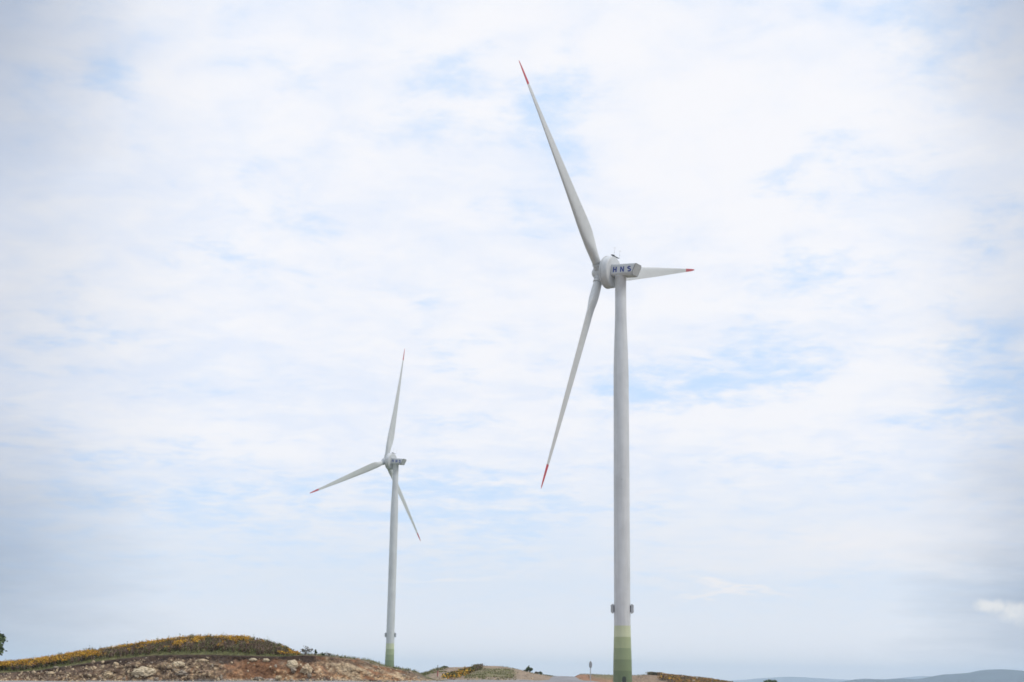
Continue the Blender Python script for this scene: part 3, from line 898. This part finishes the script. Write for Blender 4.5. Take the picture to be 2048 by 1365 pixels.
BL = 55.2
CH_R = [1.0, 3.0, 5.5, 8.5, 11.0, 14.0, 19.0, 26.0, 34.0, 42.0, 49.5, 53.0, 54.7, 55.2]
CH_C = [2.05, 2.05, 2.40, 3.30, 3.72, 3.68, 3.25, 2.75, 2.15, 1.45, .90, .64, .36, .12]
TH_T = [1.0, 1.0, .80, .48, .36, .32, .28, .24, .21, .19, .17, .16, .16, .16]
TW_T = [18, 18, 18, 18, 17, 15, 12, 8.5, 5, 1.5, -2, -3, -3, -3]
def blade_section(r, bend, nseg=28):
    c = float(np.interp(r, CH_R, CH_C)); th = float(np.interp(r, CH_R, TH_T)); tw = rad(float(np.interp(r, CH_R, TW_T)))
    circ = 1 - sstep(2.6, 10.5, r)
    ax = r * math.tan(rad(1.5)) + bend * (r / BL) ** 2                 # coning and pre-bend, upwind
    pts = []
    for k in range(nseg):
        a = 2 * math.pi * k / nseg
        # circle
        xc, yc = -.5 * math.cos(a) * c, .5 * math.sin(a) * c
        # airfoil: x from leading edge (0) to trailing edge (1)
        x = (1 - math.cos(a)) / 2
        yt = 5 * th * (.2969 * math.sqrt(x) - .126 * x - .3516 * x**2 + .2843 * x**3 - .1015 * x**4)
        cam_ = .035 * 4 * x * (1 - x) * (1 if True else 0)
        ya = (yt if a <= math.pi else -yt) + cam_
        xa, ya = (x - .40) * c, ya * c
        X = xa + (xc - xa) * circ; Yv = ya + (yc - ya) * circ
        pts.append((X, Yv, r, ax, tw))
    return pts
def blade_mesh(r0, r1, n, cap0, cap1, name, mat, parent, bend):
    """blade frame: X axial upwind, Y tangential trailing direction, Z radial"""
    V, F = [], []; ns = 28
    rs = [r0 + (r1 - r0) * (i / n) for i in range(n + 1)]
    if r1 >= BL: rs = sorted(set(rs + [54.4, 54.7, 54.95, 55.1]))
    for r in rs:
        for (X, Yv, rr, ax, tw) in blade_section(r, bend):
            # chord (trailing) direction: cos tw * tangential - sin tw * axial ; normal: sin tw * tangential + cos tw * axial
            V.append((ax - math.sin(tw) * X + math.cos(tw) * Yv, math.cos(tw) * X + math.sin(tw) * Yv, rr))
    for i in range(len(rs) - 1):
        for k in range(ns):
            k2 = (k + 1) % ns
            F.append((i * ns + k, i * ns + k2, (i + 1) * ns + k2, (i + 1) * ns + k))
    if cap0: F.append(tuple(range(ns)))
    if cap1: F.append(tuple((len(rs) - 1) * ns + k for k in range(ns - 1, -1, -1)))
    o = meshobj(name, V, F, mat, parent, smooth=True)
    bm = bmesh.new(); bm.from_mesh(o.data); bmesh.ops.recalc_face_normals(bm, faces=bm.faces); bm.to_mesh(o.data); bm.free()
    return o

def letter_polys():
    """strokes of the three blue letters as quads on a 1-high grid: (letter, list of quads)"""
    H = [[(0, 0), (.24, 0), (.24, 1), (0, 1)], [(.48, 0), (.72, 0), (.72, 1), (.48, 1)], [(.24, .39), (.48, .39), (.48, .62), (.24, .62)]]
    N = [[(0, 0), (.22, 0), (.22, 1), (0, 1)], [(.52, 0), (.74, 0), (.74, 1), (.52, 1)], [(.22, 1), (.22, .58), (.52, 0), (.52, .42)]]
    S = []
    path = []
    for k in range(15):                                            # upper bowl
        a = rad(35 + (270 - 35) * k / 14); path.append((.34 + .25 * math.cos(a), .725 + .185 * math.sin(a)))
    for k in range(1, 15):
        a = rad(90 - (90 + 145) * k / 14); path.append((.34 + .26 * math.cos(a), .30 + .21 * math.sin(a)))
    w = .118
    for i in range(len(path) - 1):
        (x0, y0), (x1, y1) = path[i], path[i + 1]
        dx, dy = x1 - x0, y1 - y0; L = math.hypot(dx, dy) or 1
        def nrm(j):
            a = path[max(j - 1, 0)]; b = path[min(j + 1, len(path) - 1)]
            l = math.hypot(b[0] - a[0], b[1] - a[1]) or 1
            return (-(b[1] - a[1]) / l * w, (b[0] - a[0]) / l * w)
        n0, n1 = nrm(i), nrm(i + 1)
        S.append([(x0 - n0[0], y0 - n0[1]), (x1 - n1[0], y1 - n1[1]), (x1 + n1[0], y1 + n1[1]), (x0 + n0[0], y0 + n0[1])])
    return [H, N, S]

def turbine(base, hub_rel, yaw, tilt, azim, oh, bend, label, extra_label_group):
    """base: foot of the tower; hub_rel: hub height above the foot"""
    T = empty('wind_turbine', base, label, 'wind turbine', extra_label_group)
    # -- tower
    H = hub_rel - 1.75
    prof = [(2.20, 0.0), (2.20, .25), (2.135, .27), (2.10, 1.42), (2.065, 3.86), (2.02, 6.29), (1.96, 8.73), (1.90, 11.17), (1.845, 13.62),
            (1.825, 17.4), (1.82, 26), (1.80, 36), (1.80, 47.5), (1.765, 60), (1.757, 68.5), (1.752, 70.4), (1.735, 72), (1.70, 73.6), (1.65, 75.4),
            (1.58, 77.6), (1.50, 80), (1.415, 82.4), (1.355, 84.4), (1.325, 86.5), (1.315, 89), (1.31, H - .25), (1.42, H - .2), (1.42, H)]
    V, F, R = lathe(prof, 72)
    zone_of = {0: 6, 1: 6, 2: 6, 3: 1, 4: 2, 5: 3, 6: 4, 7: 5}
    mi = [zone_of.get(r, 0) for r in R]; mi[-1] = 0
    tower = meshobj('tower', V, F, [GREY] + GREENS + [DEEPG], T, midx=mi, smooth=True)
    # slim weld seams between tower shells
    for zz in (24.0, 36.0, 47.5, 59.0, 70.6):
        r = float(np.interp(zz, [p[1] for p in prof], [p[0] for p in prof]))
        V2, F2, _ = lathe([(r + .004, zz - .06), (r + .012, zz - .04), (r + .012, zz + .04), (r + .004, zz + .06)], 72, False, False)
        meshobj('weld_seam', V2, F2, GREY, tower, smooth=True)
    vb = bmesh.new(); va = math.atan2(-base[1], -base[0]) + rad(2)
    add_box(vb, (1.81, 0, 46.2), (.10, .28, .22), .02)
    bmesh.ops.transform(vb, matrix=Matrix.Rotation(va, 4, 'Z'), verts=vb.verts)
    bmobj('vent', vb, BOXG, tower)
    # arched door towards the camera, with hood frame and steps
    da = math.atan2(-base[1], -base[0]) + rad(9)
    rot = Matrix.Rotation(da, 4, 'Z')
    dz0 = .55
    def archplate(w, h, r, x0, x1):
        bm = bmesh.new(); pts = [(-w, dz0)]
        pts += [(w, dz0)] + [(w * math.cos(a), dz0 + h - r + r * math.sin(a)) for a in np.linspace(0, math.pi, 14)]
        f0 = [bm.verts.new((x0, y, z)) for y, z in pts]; f1 = [bm.verts.new((x1, y, z)) for y, z in pts]
        bm.faces.new(f1); bm.faces.new(f0[::-1])
        for i in range(len(pts)):
            j = (i + 1) % len(pts); bm.faces.new((f0[i], f0[j], f1[j], f1[i]))
        bmesh.ops.recalc_face_normals(bm, faces=bm.faces)
        bmesh.ops.transform(bm, matrix=rot, verts=bm.verts); return bm
    bmobj('door_frame', archplate(.60, 2.28, .45, 1.9, 2.15), GREENS[0], tower)
    bmobj('door', archplate(.42, 2.08, .35, 1.95, 2.19), DOORM, tower)
    bm = bmesh.new()
    for i in range(3): add_box(bm, (2.45 + i * .28, 0, .46 - i * .18), (.3, 1.0, .06), .01)
    for s in (-.52, .52):
        add_tube(bm, (2.3, s, .5), (2.3, s, 1.5), .025); add_tube(bm, (3.05, s, 0), (3.05, s, 1.0), .025); add_tube(bm, (2.3, s, 1.5), (3.05, s, 1.0), .025)
        add_tube(bm, (2.3, s, .42), (3.15, s, -.05), .04)
    bmesh.ops.transform(bm, matrix=rot, verts=bm.verts)
    bmobj('entry_steps', bm, STEEL, tower)
    # warning boxes either side of the tower, chamfered, on a short bracket
    side = math.atan2(-base[1], -base[0])
    for sgn in (-1, 1):
        bm = bmesh.new()
        zc, hh, dd, ww, ch = 17.35, 1.02, .62, .75, .30
        pr = [(0, -hh), (dd - ch * .9, -hh + .05), (dd, -hh + ch), (dd, hh - ch), (dd - ch * .9, hh - .05), (0, hh)]
        f0 = [bm.verts.new((1.93 + x, -ww, zc + z)) for x, z in pr]; f1 = [bm.verts.new((1.93 + x, ww, zc + z)) for x, z in pr]
        bm.faces.new(f0); bm.faces.new(f1[::-1])
        for i in range(len(pr)):
            j = (i + 1) % len(pr); bm.faces.new((f0[i], f1[i], f1[j], f0[j]))
        bmesh.ops.recalc_face_normals(bm, faces=bm.faces)
        m = Matrix.Rotation(side + sgn * rad(90), 4, 'Z')
        bmesh.ops.transform(bm, matrix=m, verts=bm.verts)
        bo = bmobj('equipment_box', bm, BOXG, T)
        bm = bmesh.new(); add_box(bm, (1.87, 0, zc), (.16, 1.0, 1.5), .01)
        bmesh.ops.transform(bm, matrix=m, verts=bm.verts); bmobj('bracket', bm, DARK, bo)
    # -- nacelle frame: X upwind along the shaft, Y towards the lettered side, Z up
    a = Vector((-math.cos(yaw) * math.cos(tilt), math.sin(yaw) * math.cos(tilt), math.sin(tilt)))
    s = Vector((math.sin(yaw), math.cos(yaw), 0)); u = s.cross(a)
    axis0 = Vector((0, 0, hub_rel)) - Vector((0, 0, a.z * 6.0))       # where the shaft line crosses the tower axis
    Mn = Matrix.Identity(4)
    for i in range(3):
        Mn[i][0] = a[i]; Mn[i][1] = -s[i]; Mn[i][2] = u[i]; Mn[i][3] = axis0[i]
    def place(o): o.matrix_local = Mn; return o
    # nacelle box with chamfered, rounded edges and a raked tail
    bm = bmesh.new()
    W, zt, zb, c = 1.62, 1.55, -1.22, .34
    sec = [(-W + c * .4, zb), (W - c * .9, zb), (W, zb + c * .8), (W, zt - c * .6), (W - c * .7, zt), (-W + c * .7, zt), (-W, zt - c * .6), (-W, zb + c * .8)]
    sec2 = [(-W + c * .4, zb), (W - c * 1.7, zb), (W, zb + c * 1.9), (W, zt - c * .6), (W - c * .7, zt), (-W + c * 1.3, zt), (-W, zt - c * 1.3), (-W, zb + c * .8)]
    xs_f, xr_t, xr_b = 1.75, -4.78, -3.72
    def rear_x(z): return xr_b + (xr_t - xr_b) * (z - zb) / (zt - zb)
    f0 = [bm.verts.new((xs_f, y, z)) for y, z in sec]; f1 = [bm.verts.new((rear_x(z), y, z)) for y, z in sec2]
    bm.faces.new(f0); rear = bm.faces.new(f1[::-1])
    for i in range(len(sec)):
        j = (i + 1) % len(sec); bm.faces.new((f0[i], f1[i], f1[j], f0[j]))
    bmesh.ops.recalc_face_normals(bm, faces=bm.faces)
    bmesh.ops.bevel(bm, geom=[e for e in bm.edges], offset=.10, segments=3, affect='EDGES')
    nac = place(bmobj('nacelle', bm, NAC, T))
    rake = Vector((xr_t - xr_b, 0, zt - zb)).normalized()
    def rear_plate(k, off, th, mat, name, hole=None):
        bm = bmesh.new(); cz = (zt + zb) / 2
        def P(y, z, d):
            yy, zz = y * k, cz + (z - cz) * k
            n = Vector((rake.z, 0, -rake.x)); n = -n if n.x > 0 else n
            return Vector((rear_x(zz), yy, zz)) + n * d
        f0 = [bm.verts.new(P(y, z, off - th)) for y, z in sec2]; f1 = [bm.verts.new(P(y, z, off)) for y, z in sec2]
        if hole:
            g1 = [bm.verts.new(P(y * hole, (z - cz) * hole + cz, off)) for y, z in sec2]
            for i in range(len(sec2)):
                j = (i + 1) % len(sec2); bm.faces.new((f1[i], f1[j], g1[j], g1[i]))
        else: bm.faces.new(f1)
        for i in range(len(sec2)):
            j = (i + 1) % len(sec2); bm.faces.new((f0[i], f0[j], f1[j], f1[i]))
        bmesh.ops.recalc_face_normals(bm, faces=bm.faces)
        ob = bmobj(name, bm, mat, nac); return ob
    rear_plate(.965, .03, .10, paint('tail_frame_paint', (.20, .21, .22), .5, .1, 1, False), 'tail_frame', .92)
    rear_plate(.885, .035, .06, PANEL, 'rear_panel')
    # dark seam collar where the box meets the generator
    bm = bmesh.new()
    f0 = [bm.verts.new((1.70, y * 1.03, z * 1.03)) for y, z in sec]; f1 = [bm.verts.new((1.86, y * 1.03, z * 1.03)) for y, z in sec]
    for i in range(len(sec)):
        j = (i + 1) % len(sec); bm.faces.new((f0[i], f0[j], f1[j], f1[i]))
    bm.faces.new(f0); bm.faces.new(f1)
    bmesh.ops.recalc_face_normals(bm, faces=bm.faces)
    bmobj('seam', bm, BOXG, nac)
    # letters on the camera side, reading from the generator to the tail
    hgt, wid, x0 = 1.30, 1.44, 1.18
    for li, polys in enumerate(letter_polys()):
        ox = x0 - li * 1.93
        bm = bmesh.new()
        for q in polys:
            t0 = [bm.verts.new((ox - px * wid, W + .002, -.50 + py * hgt)) for px, py in q]
            t1 = [bm.verts.new((ox - px * wid, W + .035, -.50 + py * hgt)) for px, py in q]
            bm.faces.new(t1); bm.faces.new(t0[::-1])
            for i in range(4): bm.faces.new((t0[i], t0[(i + 1) % 4], t1[(i + 1) % 4], t1[i]))
        bmesh.ops.recalc_face_normals(bm, faces=bm.faces)
        bmobj('letter', bm, BLUE, nac)
    # yaw collar between nacelle and tower
    V, F, _ = lathe([(1.36, H - .02), (1.38, H + .12), (1.38, H + .55), (1.2, H + .9)], 48)
    meshobj('yaw_collar', V, F, GREY, T, smooth=False)
    # -- generator drum (lathe about the shaft)
    prof = [(.6, 1.72), (3.40, 1.72), (3.56, 1.75), (3.68, 1.82), (3.75, 1.93), (3.78, 2.08), (3.80, 2.35), (3.84, 3.22), (3.84, 3.30),
            (3.74, 3.31), (3.74, 3.38), (3.92, 3.39), (3.93, 3.62), (3.86, 3.70), (3.70, 3.78), (3.0, 3.95), (2.2, 4.1), (1.5, 4.3), (1.2, 4.5)]
    V, F, _ = lathe(prof, 88)
    V = [(z, x, y) for x, y, z in V]
    gen = place(meshobj('generator', V, F, NAC, T, smooth=True))
    gen.data.polygons.foreach_set('use_smooth', np.array([len(p.vertices) == 4 for p in gen.data.polygons]))
    mod = gen.modifiers.new('edges', 'EDGE_SPLIT'); mod.split_angle = rad(40)
    # -- weather mast platform on top of the generator
    bm = bmesh.new()
    add_box(bm, (2.0, -.45, 3.87), (.42, 3.2, .09), .01)
    add_box(bm, (2.0, .75, 3.93), (.55, .95, .20), .02)
    for yy in (1.0, .1, -.9): add_tube(bm, (2.1, yy, 2.9), (2.0, yy, 3.95), .05)
    mast = place(bmobj('weather_mast', bm, DARK, T))
    for yy, hh in ((.15, 2.0), (-2.45, 1.85)):
        bm = bmesh.new()
        add_tube(bm, (2.0, yy, 3.93), (2.0, yy, 3.93 + hh), .030, .022, 8)
        for k in range(3):
            aa = k * 2.094; q = Vector((2.0 + .2 * math.cos(aa), yy + .2 * math.sin(aa), 3.93 + hh))
            add_tube(bm, (2.0, yy, 3.93 + hh), q, .015)
            bmesh.ops.create_uvsphere(bm, u_segments=8, v_segments=6, radius=.065, matrix=Matrix.Translation(q))
        add_box(bm, (2.0, yy, 3.93 + hh * .45), (.10, .10, .22), .01)
        bmobj('anemometer', bm, paint('mast_paint', (.55, .56, .57), .4, .1, 1, False), mast)
    # -- hub
    bm = bmesh.new(); bmesh.ops.create_uvsphere(bm, u_segments=40, v_segments=24, radius=1.0)
    for v in bm.verts:
        v.co = Vector((oh + v.co.x * 2.2, v.co.y * 1.7, v.co.z * 1.7))
    V, F, _ = lathe([(1.5, 4.0), (1.55, oh - .6), (1.5, oh)], 40)
    vs3 = [bm.verts.new((z, x, y)) for x, y, z in V]
    for f in F: bm.faces.new([vs3[i] for i in f])
    place(bmobj('hub', bm, NAC, T, True))
    # -- blades
    for k in range(3):
        t = azim + k * 2 * math.pi / 3
        r = math.cos(t) * u + math.sin(t) * s
        tg = a.cross(r)
        # trailing direction used when fitting: +tangential
        Mb = Matrix.Identity(4); hubp = axis0 + a * oh
        for i in range(3):
            Mb[i][0] = a[i]; Mb[i][1] = tg[i]; Mb[i][2] = r[i]; Mb[i][3] = hubp[i]
        b = blade_mesh(2.5, 49.4, 56, True, False, 'blade', BLADE, T, bend); b.matrix_local = Mb
        blade_mesh(49.4, BL, 8, False, True, 'red_tip', RED, b, bend)
        V, F, _ = lathe([(1.10, .6), (1.10, 1.45), (1.25, 1.47), (1.25, 1.75), (1.12, 1.77), (1.12, 2.28), (1.25, 2.30), (1.25, 2.58), (1.08, 2.60), (1.08, 2.66)], 40)
        co = meshobj('root_collar', V, F, NAC, b, smooth=False)
    return T

base1 = Vector((25.43, 323.0, 0.0))
turbine(base1, 96.28, rad(33.2), rad(5.33), rad(75.096), 5.5, .80,
        'larger nearer grey wind turbine with one blade pointing right', 'wind turbines')
base2 = Vector((-52.85, 652.0, 3.1))
turbine(base2, 96.5, rad(27.96), rad(7.06), rad(7.257), 5.5, 1.40,
        'smaller farther grey wind turbine standing behind the flowering embankment', 'wind turbines')

# ------------------------------------------------------------------ haze in the valley air
def build_haze():
    bm = bmesh.new()
    x0, x1, y0, y1, z0, z1 = -12500, 12500, -450, 14500, -170, 163
    bmesh.ops.create_cube(bm, size=1.0)
    for v in bm.verts:
        v.co = Vector((x1 if v.co.x > 0 else x0, y1 if v.co.y > 0 else y0, z1 if v.co.z > 0 else z0))
    m = D.materials.new('haze'); m.use_nodes = True; t = m.node_tree; t.nodes.clear()
    out = t.nodes.new('ShaderNodeOutputMaterial'); pv = t.nodes.new('ShaderNodeVolumePrincipled')
    pv.inputs['Anisotropy'].default_value = .1
    pv.inputs['Color'].default_value = (.68, .82, 1.0, 1); pv.inputs['Density'].default_value = 1.3e-4
    t.links.new(pv.outputs[0], out.inputs['Volume'])
    o = bmobj('haze', bm, m); tag(o, kind='stuff')
build_haze()
